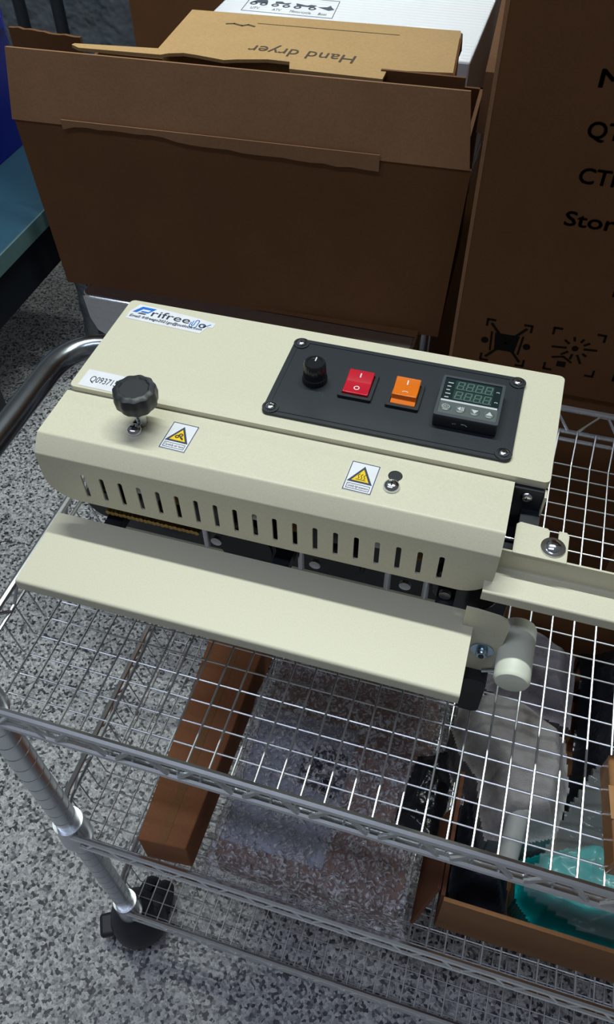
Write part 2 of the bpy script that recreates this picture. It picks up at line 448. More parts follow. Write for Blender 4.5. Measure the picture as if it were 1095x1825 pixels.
# front cover: flat top with two keyholes, folded nose, skirt with vent slots and rounded lower corners
def keyhole(cx, cy, r, w, L):
    out = []; a0 = math.asin(w/2/r)
    for k in range(19):
        a = -math.pi/2+a0+(2*math.pi-2*a0)*k/18; out.append((cx+r*math.cos(a), cy+r*math.sin(a)))
    for k in range(7):
        a = math.pi+math.pi*k/6; out.append((cx+w/2*math.cos(a), cy-L+w/2*math.sin(a)))
    return out[::-1]
CX0, CX1 = -.4232, .0380
fc = B()
holes = [keyhole(-.0700, .4995, .0068, .0085, .014), keyhole(-.3298, .4985, .0075, .0085, .012)]
fc.flat([(CX0, .4640), (CX1, .4640), (CX1, .5235), (CX0, .5235)], holes, (0, 0, ZC-.002), X, Y, .002)
bent(fc, [(.4640, ZC), (.4600, ZC), (.4450, -.5625), (.4450, -.5660)], .002, CX0, CX1, .004)
zb, rc = -.6245, .032
sk = [(CX0, -.5660)]
for k in range(9):
    a = math.radians(180+90*k/8); sk.append((CX0+rc+rc*math.cos(a), zb+rc+rc*math.sin(a)))
for k in range(9):
    a = math.radians(270+90*k/8); sk.append((CX1-rc+rc*math.cos(a), zb+rc+rc*math.sin(a)))
sk.append((CX1, -.5660))
slots = []
for k in range(19):
    sx = -.3752+k*.02022; slots.append(rrect(sx-.0025, sx+.0025, -.6145, -.5805, .002, 3)[::-1])
fc.flat(sk, slots, (0, .447, 0), X, Z, .002)
fc.build('front_cover', CREAM, seal)
B().box(-.405, .024, .492, .496, -.64, -.552).build('dark_slot_backing', BLKMET, seal)  # black sheet added so the vent slots look dark inside
for i in range(9):
    xx = -.34+i*.042
    B().box(xx, xx+.024, .462, .478, -.612-.004*(i % 3), -.588+.006*(i % 2)).build('heater_block', [STAIN, CARDT, BLKMET][i % 3], seal, bevel=.001)
for x_, y_ in ((-.0704, .4848), (-.3302, .4862)): screw(seal, (x_, y_, ZC), .0078, 'z', h=.006)
kn = B().lathe([(.010, -.5235), (.017, -.5215), (.0205, -.5165), (.0215, -.508), (.0205, -.5010), (.0170, -.4985), (.0150, -.4985), (.0135, -.4997), (.001, -.4997)], (-.3275, .4985, 0), 'z', 66, 11, .030)
kno = kn.build('adjuster_knob', BLACKP, seal)
B().lathe([(.0052, -.560), (.0052, -.535), (.0062, -.535), (.0062, -.523)], (-.3275, .4985, 0), 'z', 16).build('knob_stem', ZINC, kno)
B().lathe([(.0062, -.560), (.0062, -.5465)], (-.0700, .4995, 0), 'z', 16).build('hole_cup', BLKMET, seal)

# printed stickers
def sticker(name, outline, o, U, V, mat=PAPER, border=None, label=None):
    s = B().flat(outline, [], o, U, V, .0004).build(name, mat, seal, smooth=False)
    if label: s['label'] = label
    return s
a_ = math.radians(-2.0)
U1 = (math.cos(a_), math.sin(a_), 0); V1 = (-math.sin(a_), math.cos(a_), 0); O1 = (-.4150, .6452, ZT)
st = sticker('logo_sticker', [(.002, 0), (.093, -.001), (.097, .012), (.103, .0125), (.1035, .0205), (.082, .0235), (.040, .0262), (.007, .0272), (.001, .012)], O1, U1, V1, label='white logo sticker with blue mark and e-mail line')
OT = (O1[0], O1[1], ZT+.0004)
k = B()
k.flat([(.0045, .0125), (.0095, .0125), (.0145, .0200), (.0245, .0200), (.0225, .0165), (.0150, .0165), (.0135, .0140), (.0230, .0140), (.0295, .0240), (.0120, .0240)], [], OT, U1, V1, .0002)
cl = [(.0782, .0175), (.0782, .0105), (.0790, .0095), (.0802, .0098), (.0808, .0108), (.0808, .0185), (.0818, .0198), (.0836, .0198), (.0846, .0186), (.0846, .0085), (.0834, .0068), (.0795, .0066), (.0768, .0074), (.0762, .0090), (.0762, .0150)]
k.build('logo_mark', BLUEINK, st, smooth=False)
B().line(cl, .0010, OT, U1, V1, .0002).build('paperclip_letter', BLUEINK, st, smooth=False)
B().line([(.0915, .0130), (.0930, .0105), (.0990, .0165)], .0012, OT, U1, V1, .0002).build('tick_mark', BLUEINK, st, smooth=False)
def fit_text(b, body, x0, x1, y, o, U, V, size, t, bold=0, shear=0):
    """lettering stretched or squeezed to run from x0 to x1"""
    p = B().text(body, (0, 0, 0), X, Y, size, t, bold, shear)
    xs = [v[0] for v in p.v]; a, c = min(xs), max(xs); f = (x1-x0)/(c-a)
    Uv, Vv, ov = Vector(U), Vector(V), Vector(o); N = Uv.cross(Vv).normalized()
    return b.add([tuple(ov+Uv*(x0+(v[0]-a)*f)+Vv*(y+v[1])+N*v[2]) for v in p.v], p.f)
k = B()
B().flat([(.0115, .0108), (.0205, .0108), (.0218, .0128), (.0128, .0128)], [], OT, U1, V1, .0002).build('logo_bar', NAVY, st, smooth=False)
fit_text(k, 'rifree', .0275, .0745, .0110, OT, U1, V1, .0155, .0002, .0001)
fit_text(k, 'o', .0862, .0950, .0085, OT, U1, V1, .0155, .0002, .0002)
k.build('lettering', NAVY, st, smooth=False); k = B()
fit_text(k, 'Email: frifreego2021go@outlook.com', .0045, .0930, .0040, OT, U1, V1, .0062, .0002,   .0001, .15)
k.build('small_lettering', NAVY, st, smooth=False)
O2 = (-.4120, .5275, ZT)
st = sticker('number_sticker', rrect(0, .062, 0, .0255, .001), O2, (1, -.02, 0), (.02, 1, 0), label='white paper sticker with a serial number')
fit_text(B(), 'Q093715', .0085, .0390, .0080, (O2[0], O2[1], ZT+.0004), (1, -.02, 0), (.02, 1, 0), .0130, .0002).build('print', NAVY, st, smooth=False)
def warning(x0, y0, words, heat):
    w, h = .0280, .0375; o = (x0, y0, ZC); ot = (x0, y0, ZC+.0004)
    U, V = (1, -.03, 0), (.03, 1, 0)
    st = sticker('warning_sticker', rrect(0, w, 0, h, .0006), o, U, V, label='white warning sticker with yellow %s triangle' % ('hot surface' if heat else 'gear hazard'))
    k = B(); e = .0004; g = .0012
    k.flat([(e, e), (w-e, e), (w-e, h-e), (e, h-e)], [[(g, g), (g, h-g), (w-g, h-g), (w-g, g)]], ot, U, V, .0002)
    k.flat([(.0020, .0115), (.0260, .0115), (.0140, .0330)], [[(.0056, .0135), (.0140, .0288), (.0224, .0135)]], ot, U, V, .0003)
    e, g = .0030, .0035
    k.flat([(e, .0030), (w-e, .0030), (w-e, .0095), (e, .0095)], [[(g, .0035), (g, .0090), (w-g, .0090), (w-g, .0035)]], ot, U, V, .0002)
    fit_text(k, words, .0043, w-.0043, .0050, ot, U, V, .0042, .0002)
    k.build('print', NAVY, st, smooth=False)
    B().flat([(.0056, .0135), (.0224, .0135), (.0140, .0288)], [], ot, U, V, .0002).build('yellow_triangle', YELLOW, st, smooth=False)
    k = B(); oz = (x0, y0, ZC+.0006)
    if heat:
        for i in range(3):
            xx = .0112+i*.0028
            k.line([(xx+.0007*math.sin(t*1.1), .0168+t*.00085) for t in range(8)], .0006, oz, U, V, .0002)
        k.line([(.0095, .0155), (.0185, .0155)], .0006, oz, U, V, .0002)
    else:
        for cx_, cy_ in ((.0120, .0185), (.0150, .0212)):
            k.flat(circ(cx_, cy_, .0023, 16), [circ(cx_, cy_, .0012, 12)[::-1]], oz, U, V, .0002)
            k.flat(circ(cx_, cy_, .0005, 8), [], oz, U, V, .0002)
        k.flat([(.0148, .0178), (.0185, .0150), (.0195, .0160), (.0178, .0182), (.0155, .0190)], [], oz, U, V, .0002)
    k.build('pictogram', INK, st, smooth=False)
warning(-.2990, .4725, 'Carefully stir hand', False)
warning(-.1145, .4700, 'Carefully high temperature', True)

# control panel
pz = -.537
cpn = B().flat(rrect(-.2162, .0304, .5388, .6600, .006), [], (0, 0, ZT), X, Y, .003).build('control_panel', PANELM, seal, bevel=.0012)
ins = B().flat(rrect(-.2115, .0257, .5435, .6553, .004), [rrect(-.2103, .0245, .5447, .6541, .0035)[::-1]], (0, 0, pz), X, Y, .0006)
ins.build('raised_border', PANELM, cpn)
for x_, y_ in ((-.2078, .6515), (-.2085, .5475), (.0228, .6510), (.0222, .5470)):
    B().lathe([(.0085, 0), (.0085, .0012), (.0065, .0012), (.0065, .0004)], (x_, y_, pz), 'z', 20).build('screw_seat', PANELM, cpn)
    screw(seal, (x_, y_, pz+.0004), .0050, 'z')
k = B().lathe([(.0128, pz), (.0128, pz+.006), (.0118, pz+.007), (.0112, pz+.0225), (.0100, pz+.0240), (.008, pz+.0240), (.0075, pz+.0232), (.0005, pz+.0232)], (-.1775, .5985, 0), 'z', 72, 24, .018)
kk = k.build('dial_knob', GLOSSB, seal)
B().box(-.1781, -.1769, .6005, .6075, pz+.0232, pz+.0238).build('pointer_line', WHITEINK, kk)
def rocker(name, x0, x1, y0, y1, mat, prof, marks, label):
    f = B().flat(rrect(x0, x1, y0, y1, .0015), [rrect(x0+.0035, x1-.0035, y0+.0035, y1-.0035, .0008)[::-1]], (0, 0, pz), X, Y, .0035)
    f.box(x0+.002, x1-.002, y0+.002, y1-.002, pz, pz+.0008)
    fr = f.build(name, BLACKP, seal, bevel=.0006); fr['label'] = label
    r = B(); ya, yb = y0+.0042, y1-.0042
    pts = [(ya, pz)]+[(ya+(yb-ya)*u, pz+h) for u, h in prof]+[(yb, pz)]
    r.flat(pts, [], (x0+.0042, 0, 0), Y, Z, x1-x0-.0084)
    r.build('rocker', mat, fr, bevel=.0007)
    def surf(u):
        for (u0, h0), (u1, h1) in zip(prof[:-1], prof[1:]):
            if u0 <= u <= u1: return ya+(yb-ya)*u, pz+h0+(h1-h0)*(u-u0)/(u1-u0), (h1-h0)/((u1-u0)*(yb-ya))
    cx = (x0+x1)/2; k = B()
    for kind, u in marks:
        yy, zz, sl = surf(u); V = Vector((0, 1, sl)).normalized(); o = Vector((cx, yy, zz))
        if kind == 'I': k.flat([(-.0006, -.0028), (.0006, -.0028), (.0006, .0028), (-.0006, .0028)], [], o, X, V, .0003)
        elif kind == 'O': k.flat(circ(0, 0, .0030, 20), [circ(0, 0, .0020, 20)[::-1]], o, X, V, .0003)
        else: k.line([(-.0028, -.0006), (-.0014, .0006), (.0014, .0006), (.0028, -.0006)], .0008, o, X, V, .0003)
    k.build('switch_marks', WHITEINK, fr, smooth=False)
rocker('red_rocker_switch', -.1490, -.1145, .5800, .6210, REDP, [(0, .0058), (.48, .0060), (.53, .0065), (1, .0088)], [('I', .78), ('O', .24)], 'red rocker switch')
rocker('orange_rocker_switch', -.0998, -.0664, .5795, .6195, ORANGEP, [(0, .0035), (.17, .0045), (.20, .0098), (.55, .0085), (1, .0118)], [('I', .80), ('-', .40)], 'orange rocker switch')
# temperature controller
tx0, tx1, ty0, ty1 = -.0500, .0117, .5670, .6262; tz = -.523
tc = B().box(tx0, tx1, ty0, ty1, pz, tz-.0006).build('temperature_controller', BLACKP, seal, bevel=.0015)
B().flat(rrect(tx0, tx1, ty0, ty1, .002), [rrect(tx0+.0028, tx1-.0028, ty0+.004, ty1-.0028, .001)[::-1]], (0, 0, tz-.0006), X, Y, .0016).build('bezel', plain('bezel_plastic', (.06, .07, .085), .35), tc)
B().box(tx0+.0028, tx1-.0028, ty0+.0245, ty1-.0028, tz-.001, tz).build('display_window', DISP, tc, smooth=False)
B().box(tx0+.0028, tx1-.0028, ty0+.004, ty0+.0215, tz-.001, tz).build('key_foil', GREYF, tc, smooth=False)
B().box(tx0+.0032, tx1-.0036, ty0+.0217, ty0+.0243, tz-.001, tz+.0003).build('silver_strip', SILV, tc, smooth=False)
seg = B(); segbg = B()
for row, yy in ((0, ty0+.0420), (1, ty0+.0275)):
    segbg.box(tx0+.0135, tx0+.0515, yy-.001, yy+.0125, tz, tz+.0001)
    for d in range(4):
        ox = tx0+.0155+d*.0092; w, h, sl = .0058, .0105, .12
        pt = lambda u, v: (ox+u*w+sl*v*h, yy+v*h)
        for s in (((0, 0), (1, 0)), ((0, .5), (1, .5)), ((0, 1), (1, 1)), ((0, .06), (0, .44)), ((1, .06), (1, .44)), ((0, .56), (0, .94)), ((1, .56), (1, .94))):
            seg.line([pt(*s[0]), pt(*s[1])], .0011, (0, 0, tz+.0001), X, Y, .0002)
        seg.flat(circ(ox+w+.0016, yy+.0002, .0007, 8), [], (0, 0, tz+.0001), X, Y, .0002)
segbg.build('digit_window', plain('digit_window_green', (.018, .045, .042), .3), tc, smooth=False)
seg.build('digits', SEG, tc, smooth=False)
k = B()
for i, (wl) in enumerate((.0045, .0030, .0026, .0040, .0030)):
    yy = ty0+.0495-i*.0054; k.line([(tx0+.0065-i*.0001, yy), (tx0+.0065+wl, yy)], .0012, (0, 0, tz), X, Y, .0002)
for yy in (ty0+.0470, ty0+.0320): k.line([(tx1-.0075, yy), (tx1-.0062, yy+.0008), (tx1-.0048, yy)], .0009, (0, 0, tz), X, Y, .0002)
k.build('indicator_print', SILV, tc, smooth=False)
for i in range(4):
    cx_, cy_ = tx0+.0098+i*.0140, ty0+.0135
    bt = B().lathe([(.0052, tz), (.0052, tz+.0004), (.0044, tz+.0008), (.0003, tz+.0009)], (cx_, cy_, 0), 'z', 20).build('key_button', GREYF, tc)
    k = B(); oz = (cx_, cy_, tz+.0009)
    if i == 0:
        k.flat(circ(0, 0, .0040, 20, .0030), [circ(0, 0, .0034, 20, .0025)[::-1]], oz, X, Y, .0002); fit_text(k, 'SET', -.0026, .0026, -.0010, oz, X, Y, .0030, .0002)
    elif i == 1:
        k.flat([(-.0030, 0), (.0005, -.0028), (.0005, .0028)], [], oz, X, Y, .0002); k.line([(.0018, -.0026), (.0018, .0026)], .0008, oz, X, Y, .0002); k.line([(.0032, -.0026), (.0032, .0026)], .0008, oz, X, Y, .0002)
    elif i == 2: k.flat([(0, -.0032), (.0034, .0020), (-.0034, .0020)], [], oz, X, Y, .0002)
    else: k.flat([(-.0034, -.0022), (.0034, -.0022), (0, .0032)], [], oz, X, Y, .0002)
    o = k.build('key_symbol', SILV, tc, smooth=False)
k = B(); fit_text(k, 'AT', tx0+.019, tx0+.023, 0, (0, ty0, pz+.006), X, Z, .002, .0002)
k.line([(tx0+.028, .0075), (tx0+.031, .0078), (tx0+.0335, .0062)], .0008, (0, ty0, pz), X, Z, .0002)
k.build('side_marks', SILV, tc, smooth=False)

# front support plate, its bracket and roller
fp = B(); bent(fp, [(.4455, ZP), (.3518, ZP), (.3518, ZP-.0135)], .0022, -.4222, .0306, .004)
fp.build('support_plate', CREAM, seal)
for xx in (-.37, -.18, -.01): B().box(xx, xx+.018, .39, .525, -.672, -.6575).build('support_arm', BLKMET, seal)
bk = B().flat([(.020, -.7300), (.0580, -.7300), (.0610, -.6900), (.0635, -.6440), (.0627, -.6370), (.0590, -.6310), (.0515, -.6275), (.0300, -.6250), (.020, -.6250)],
              [], (0, .4300, 0), X, Z, .0022).build('end_bracket', CREAM, seal)
bl = B().lathe([(.0115, 0), (.0115, -.0016), (.0060, -.0018), (.0060, -.0060), (.0045, -.0080), (.0005, -.0084)], (.0450, .4278, -.6900), 'y', 22).build('bracket_bolt', BOLT, seal)
B().lathe([(.0028, 0), (.0028, -.0010)], (.0450, .4196, -.6900), 'y', 6).build('hex_recess', BLKMET, bl)
B().flat(rrect(.0335, .0580, -.7965, -.7300, .008), [], (0, .4330, 0), X, Z, .018).build('rubber_stop', RUBBER, seal, bevel=.003)
B().lathe([(.0005, .3945), (.0120, .3945), (.0155, .3955), (.0175, .3985), (.0175, .4570), (.0160, .4605), (.0005, .4610)], (.0765, 0, -.6840), 'y', 32).build('end_roller', NYLON, seal)
B().tube([(.050, .4200, -.715), (.0765, .4200, -.700)], .0028, 10).build('roller_pin', ZINC, seal)
# guide tray on the right
gt = B(); bent(gt, [(.4640, -.5745), (.4640, -.6000), (.4318, -.6000), (.4318, -.6120)], .0020, .0300, .36, .003)
gt.build('guide_tray', CREAM, seal)
gf = B().flat([(.0480, .4625), (.0962, .4625), (.0962, .4945), (.0940, .4985), (.0865, .4985), (.0865, .4800), (.0845, .4770), (.0805, .4770), (.0785, .4800), (.0785, .4965), (.0765, .4985), (.0510, .5000), (.0480, .4970)], [], (0, 0, -.5745), X, Y, .002)
gf.build('slotted_tab', CREAM, seal, bevel=.0005)
bl = B().lathe([(.0112, 0), (.0112, .0015), (.0070, .0016), (.0066, .0038), (.0045, .0055), (.0004, .0060)], (.0828, .4770, -.5725), 'z', 24).build('tab_bolt', ZINC, seal)
B().box(.0800, .0856, .4763, .4777, -.5672, -.5664).build('cross_recess', BLKMET, bl, smooth=False)
B().box(.050, .068, .470, .520, -.600, -.5755).build('tab_block', BLKMET, seal)

# working parts glimpsed between cover and plate
def disc(name, x, z, r, y0, y1, mat):
    return B().lathe([(.004, y0), (r*.80, y0), (r*.82, y0+.002), (r*.94, y0+.002), (r, y0+.004), (r, y1)], (x, 0, z), 'y', 32).build(name, mat, seal)
for x_, z_, r_, m_ in ((-.215, -.668, .036, RUBBER), (-.300, -.655, .022, RUBBER), (-.110, -.660, .024, RUBBER), (.016, -.658, .034, GLOSSB), (-.375, -.650, .026, BLKMET)):
    disc('press_wheel', x_, z_, r_, .466, .484, m_)
for x_ in (-.262, -.155, -.062, -.022):
    B().tube([(x_, .470, -.640), (x_, .470, -.685)],   .0036, 10).build('guide_pin', STAIN, seal)
    B().lathe([(.006, .452), (.006, .456), (.003, .458)], (x_+.02, 0, -.650), 'y', 12).build('pin_head', STAIN, seal)
ch = B()
for i in range(22):
    ch.lathe([(.0030, .452), (.0030, .462)], (-.3640+i*.0048, 0, -.6430-.0006*(i % 2)), 'y', 8)
ch.build('drive_chain', BRASS, seal)
B().box(-.402, -.372, .478, .49, -.69, -.600).build('bearing_plate', STAIN, seal, bevel=.002)
B().box(-.40, .05, .496, .518, -.70, -.64).build('gear_case', BLKMET, seal)

# ------------------------------------------------------------------ stainless trolley behind the cart
TZ = -.745
tr = thing('steel_trolley', (-.38, 1.28, -OFF), 'stainless steel trolley under the open carton with rounded tray rim', 'trolley')
tx0, tx1, ty0, ty1 = -.6640, -.128, .928, 1.66
B().flat(rrect(tx0+.003, tx1-.003, ty0+.003, ty1-.003, .012), [], (0, 0, TZ-.003), X, Y, .003).build('tray_top', STAIN, tr)
lip = B(); R0 = rrect(tx0, tx1, ty0, ty1, .015, 6)
lip.tube([(p[0], p[1], TZ-.002) for p in R0], .003, 8, closed=True); lip.build('rolled_edge', CHROME, tr)
# front apron with rounded lower corners, and plain side aprons
ap = [(tx0, TZ-.003), (tx0+.003, TZ-.045), (tx0+.012, TZ-.068), (tx0+.030, TZ-.078), (tx1-.030, TZ-.078), (tx1-.012, TZ-.068), (tx1-.003, TZ-.045), (tx1, TZ-.003)]
for yy in (ty0+.004, ty1): B().flat(ap, [], (0, yy, 0), X, Z, .003).build('apron', STAIN, tr)
for xx in (tx0, tx1-.003): B().box(xx, xx+.003, ty0+.01, ty1-.01, TZ-.045, TZ-.003).build('apron', STAIN, tr)
for xx in (-.40, tx1-.06):
    for yy in (ty0+.06, ty1-.06):
        B().tube([(xx, yy, -OFF+.09), (xx, yy, TZ-.004)], .014, 14).build('leg', STAIN, tr)
        B().lathe([(.01, -.012), (.040, -.012), (.044, -.006), (.044, .006), (.040, .012), (.01, .012)], (xx, yy, -OFF+.045), 'x', 22).build('wheel', RUBBER, tr)
B().box(-.53, tx1-.03, ty0+.03, ty1-.03, -1.45, -1.44).build('lower_shelf', STAIN, tr)

# ------------------------------------------------------------------ open carton on the trolley
oc = thing('open_carton', (-.40, 1.08, TZ), 'open brown carton with raised front flap on the steel trolley', 'carton')
A2 = math.radians(2.2)
CXa, CXb, CYa, CYb, CZ0, CZ1 = -.7020, -.0960, .9520, 1.2000, TZ, -.4870
piv = (CXa, CYa)
t = .005
def R(x, y, z): return rotz((x, y, z), A2, piv)
# each wall bulges a little at the fold
def wall(name, p0, p1, bulge=0):
    b = B(); q = [R(p0[0], p0[1], CZ0), R(p1[0], p1[1], CZ0), R(p1[0]+bulge, p1[1], CZ1), R(p0[0]-bulge, p0[1], CZ1)]
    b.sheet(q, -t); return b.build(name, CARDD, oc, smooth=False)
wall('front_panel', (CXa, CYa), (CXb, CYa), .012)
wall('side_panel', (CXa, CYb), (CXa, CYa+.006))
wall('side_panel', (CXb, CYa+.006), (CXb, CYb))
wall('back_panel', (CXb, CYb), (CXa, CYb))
B().box(CXa+.01, CXb-.03, CYa+.012, CYb-.03, CZ0+.001, CZ0+.006).build('bottom_panel', CARDD, oc, smooth=False)
# front flap: leans slightly back, two slabs with a torn crease strip between them
fl = B()
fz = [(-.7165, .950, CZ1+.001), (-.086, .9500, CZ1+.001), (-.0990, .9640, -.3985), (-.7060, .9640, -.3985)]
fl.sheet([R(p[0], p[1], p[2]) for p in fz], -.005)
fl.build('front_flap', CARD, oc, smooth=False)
cs = B(); pts = []
for i in range(25):
    u = i/24; x = -.640+u*.44; pts.append((x, -.4905+.010*(.5 if .0 < u < .37 else 0)-(0.008*math.sin((u-.37)*2.6) if u > .37 else 0)+.0012*random.uniform(-1, 1)))
up = [(p[0], -.478) for p in pts][::-1]
cs.flat([(p[0]-CXa, p[1]) for p in pts+up], [], R(CXa, CYa-.0032, 0), (math.cos(A2), math.sin(A2), 0), Z, .0012)
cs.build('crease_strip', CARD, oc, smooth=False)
# inner flaps seen edge-on above the front flap
fb = B(); top = []
for i in range(15): top.append((-.7500+i*.0078, -.4045+.0012*random.uniform(-1, 1)-.0003*i))
fb.flat([(-.7500, -.487), (-.6400, -.487)]+top[::-1], [], (0, 1.0480, 0), X, Z, .005)
fb.build('inner_flap', CARDD, oc, smooth=False)
B().sheet([(-.216, 1.020, -.487), (-.112, 1.024, -.487), (-.112, 1.024, -.399), (-.216, 1.020, -.3985)], -.004).build('inner_flap', CARDD, oc, smooth=False)
B().sheet([(-.0950, 1.080, -.487), (-.0950, 1.180, -.487), (-.0900, 1.165, -.310), (-.0900, 1.130, -.310), (-.0935, 1.085, -.395), (-.0945, 1.078, -.410)], .014).build('side_flap', CARD, oc, smooth=False)

# hand dryer box standing in the carton
hd = thing('hand_dryer_box', (-.32, 1.08, TZ+.006), 'pale kraft hand dryer box with upside-down lettering, inside the open carton', 'box')
LZ = -.400
f39 = .40/.385
def LP(x, y): return (x*f39, y*f39)
B().box(-.5150, -.1400, 1.028, 1.165, TZ+.012, LZ-.005).build('body', CARDY, hd, smooth=False, bevel=.002)
lid = [(-.5015, 1.1132), (-.4923, .9769), (-.6017, .9645), (-.6035, .9600), (-.5901, .9526), (-.4817, .9590), (-.4737, .9654), (-.4560, .9715), (-.4388, .9700), (-.4000, .9640), (-.3850, .9700), (-.3485, .9800), (-.3208, .9800), (-.3150, .9600), (-.2010, .9600), (-.2017, .9864), (-.1249, .9988), (-.1380, 1.1309)]
B().flat([LP(*p) for p in lid], [], (0, 0, LZ-.004), X, Y, .004).build('lid', CARDY, hd, smooth=False)
B().sheet([(-.1405, 1.030, -.42), (-.1405, 1.168, -.42), (-.1425, 1.172, LZ-.001), (-.1300, 1.036, LZ-.001)], .003).build('lid_tuck', CARDD, hd, smooth=False)
k = B(); U = (-1, .02, 0); V = (-.02, -1, 0)
k_o = (-.2520, 1.0480, LZ)
fit_text(k, 'Hand dryer', .0, .142, .0, (-.2560, 1.0560, LZ), (-1, .005, 0), (-.005, -1, 0), .034, .0004)
k.build('printed_word', BROWNINK, hd, smooth=False); k = B()
k.line([(-.414, 1.130), (-.219, 1.1385)], .0012, (0, 0, LZ), X, Y, .0004)
k.build('printed_line', BROWNINK, hd, smooth=False); k = B()
k.line([(-.455, 1.118), (-.445, 1.121), (-.432, 1.1165), (-.425, 1.122), (-.415, 1.118)], .0035, (0, 0, LZ), X, Y, .0004)
k.build('printed_mark', BROWNINK, hd, smooth=False)

# white glossy carton behind
WZ = -.46
wb = thing('white_carton', (-.35, 1.42, TZ), 'glossy white carton with vehicle icons behind the hand dryer box', 'carton')
B().box(-.5650, -.1320, 1.2360, 1.62, TZ, WZ).build('body', WHITEG, wb, smooth=False, bevel=.003)
k = B(); o = (0, 0, WZ)
fr = [(-.5215, 1.3479), (-.3697, 1.3500), (-.3770, 1.4254), (-.5260, 1.4254)]
k.line(fr+[fr[0]], .0012, o, X, Y, .0003); k.build('icon_frame', NAVY, wb, smooth=False); k = B()
def wheel_(x, y, r=.0065): k.flat(circ(x, y, r, 14), [circ(x, y, r*.5, 10)[::-1]], o, X, Y, .0003)
iy = 1.383
for x_ in (-.512, -.495): wheel_(x_, iy)
k.flat([(-.518, iy+.004), (-.489, iy+.004), (-.493, iy+.018), (-.508, iy+.020)], [], o, X, Y, .0003)
k.build('vehicle_icon', NAVY, wb, smooth=False); k = B()
for x_ in (-.475, -.456): wheel_(x_, iy)
k.flat([(-.477, iy+.008), (-.454, iy+.008), (-.452, iy+.016), (-.462, iy+.012), (-.468, iy+.018), (-.479, iy+.016)], [], o, X, Y, .0003)
k.build('vehicle_icon', NAVY, wb, smooth=False); k = B()
for x_ in (-.437, -.412): wheel_(x_, iy)
k.flat([(-.440, iy+.006), (-.412, iy+.005), (-.408, iy+.014), (-.418, iy+.016), (-.424, iy+.011), (-.444, iy+.017)], [], o, X, Y, .0003)
k.build('vehicle_icon', NAVY, wb, smooth=False); k = B()
k.flat([(-.404, iy+.008), (-.384, iy-.002), (-.376, iy+.004), (-.382, iy+.012), (-.386, iy+.020), (-.390, iy+.012)], [], o, X, Y, .0003)
k.build('vehicle_icon', NAVY, wb, smooth=False); k = B()
for w_, x_, x1_ in (('UTV', -.5105, -.4960), ('ATV', -.4735, -.4590), ('Motorcycle', -.4435, -.4085), ('Boat', -.3960, -.3820)):
    fit_text(B(), w_, x_, x1_, 1.3590, o, X, Y, .013, .0003).build('icon_caption', NAVY, wb, smooth=False)

# ------------------------------------------------------------------ two big cartons stacked on the right
bc = thing('tall_carton', (.28, 1.25, -.775), 'big dark brown carton printed with QTY and handling symbols, topmost of its stack', 'carton')
BX, BY = -.0715, .930
B().box(BX, .64, BY, 1.55, -.7740, .45).build('body', CARDD, bc, bevel=.003)  # unseen top raised to shade the back deck wires
k = B(); o = (0, BY, 0)
def bold_word(w, x0, x1, z):
    b = B()
    for dx, dz in ((0, 0), (.0011, 0), (.0006, .0008)): fit_text(b, w, x0+dx, x1+dx, z+dz, o, X, Z, .026, .0004)
    b.build('printed_word', CARDINK, bc, smooth=False)
bold_word('M', .0375, .0625, -.3570)
bold_word('QTY', .0385, .0930, -.4100)
bold_word('CTN', .0420, .0965, -.4615)
bold_word('Storage', .0385, .1420, -.5150)
bold_word('N', .1200, .1400, -.6020)
def corners(x0, x1, z0, z1, L=.010, w=.0032):
    for cx_, cz_, sx, sz in ((x0, z0, 1, 1), (x1, z0, -1, 1), (x0, z1, 1, -1), (x1, z1, -1, -1)):
        k.line([(cx_+sx*L, cz_), (cx_, cz_), (cx_, cz_+sz*L)], w, o, X, Z, .0004)
corners(-.0270, .0330, -.7350, -.6660)
cx_, cz_ = .0030, -.7000
k.flat([(cx_-.014, cz_-.014), (cx_+.014, cz_-.014), (cx_+.017, cz_+.014), (cx_-.017, cz_+.014)], [], o, X, Z, .0004)
for s_ in (-1, 1):
    k.line([(cx_+s_*.0195, cz_-.016), (cx_+s_*.0215, cz_+.014)], .0028, o, X, Z, .0004)
    k.flat(circ(cx_+s_*.029, cz_-.001, .0052, 12), [], o, X, Z, .0004)
    k.line([(cx_-s_*.0235, cz_-.028), (cx_+s_*.0235, cz_+.028)], .0034, (0, BY-.0004, 0), X, Z, .0004)
k.build('keep_frame_symbol', CARDINK, bc, smooth=False); k = B()
corners(.0620, .1290, -.7320, -.6620)
cx_, cz_ = .0955, -.6900
k.flat(circ(cx_, cz_, .0045, 12), [], o, X, Z, .0004)
for i, (a, r0, r1) in enumerate(((5, .012, .028), (35, .013, .020), (65, .013, .018), (105, .013, .018), (145, .012, .019), (185, .012, .030), (220, .011, .020), (262, .011, .018), (298, .012, .026), (330, .014, .019))):
    a = math.radians(a); k.line([(cx_+r0*math.cos(a), cz_+r0*math.sin(a)), (cx_+r1*math.cos(a), cz_+r1*math.sin(a))], .0032, o, X, Z, .0004)
k.line([(cx_-.026, cz_-.020), (cx_-.012, cz_-.0165), (cx_, cz_-.024)], .003, o, X, Z, .0004)
k.flat([(cx_-.018, cz_-.034), (cx_-.006, cz_-.034), (cx_-.006, cz_-.025), (cx_-.018, cz_-.025)], [], o, X, Z, .0004)
k.build('sun_symbol', CARDINK, bc, smooth=False); k = B()
corners(.1570, .2200, -.7320, -.6620)
k.build('corner_marks', CARDINK, bc, smooth=False)
B().box(BX-.0006, BX+.004, BY-.0006, BY+.003, -.774, .45).build('worn_edge', CARD, bc, smooth=False)
lc = thing('lower_carton', (.28, 1.25, -OFF), 'dark brown carton on the floor carrying the big printed carton', 'carton')
B().box(BX+.01, .63, BY+.006, 1.55, -OFF+.001, -.7755).build('body', CARDD, lc, bevel=.003)
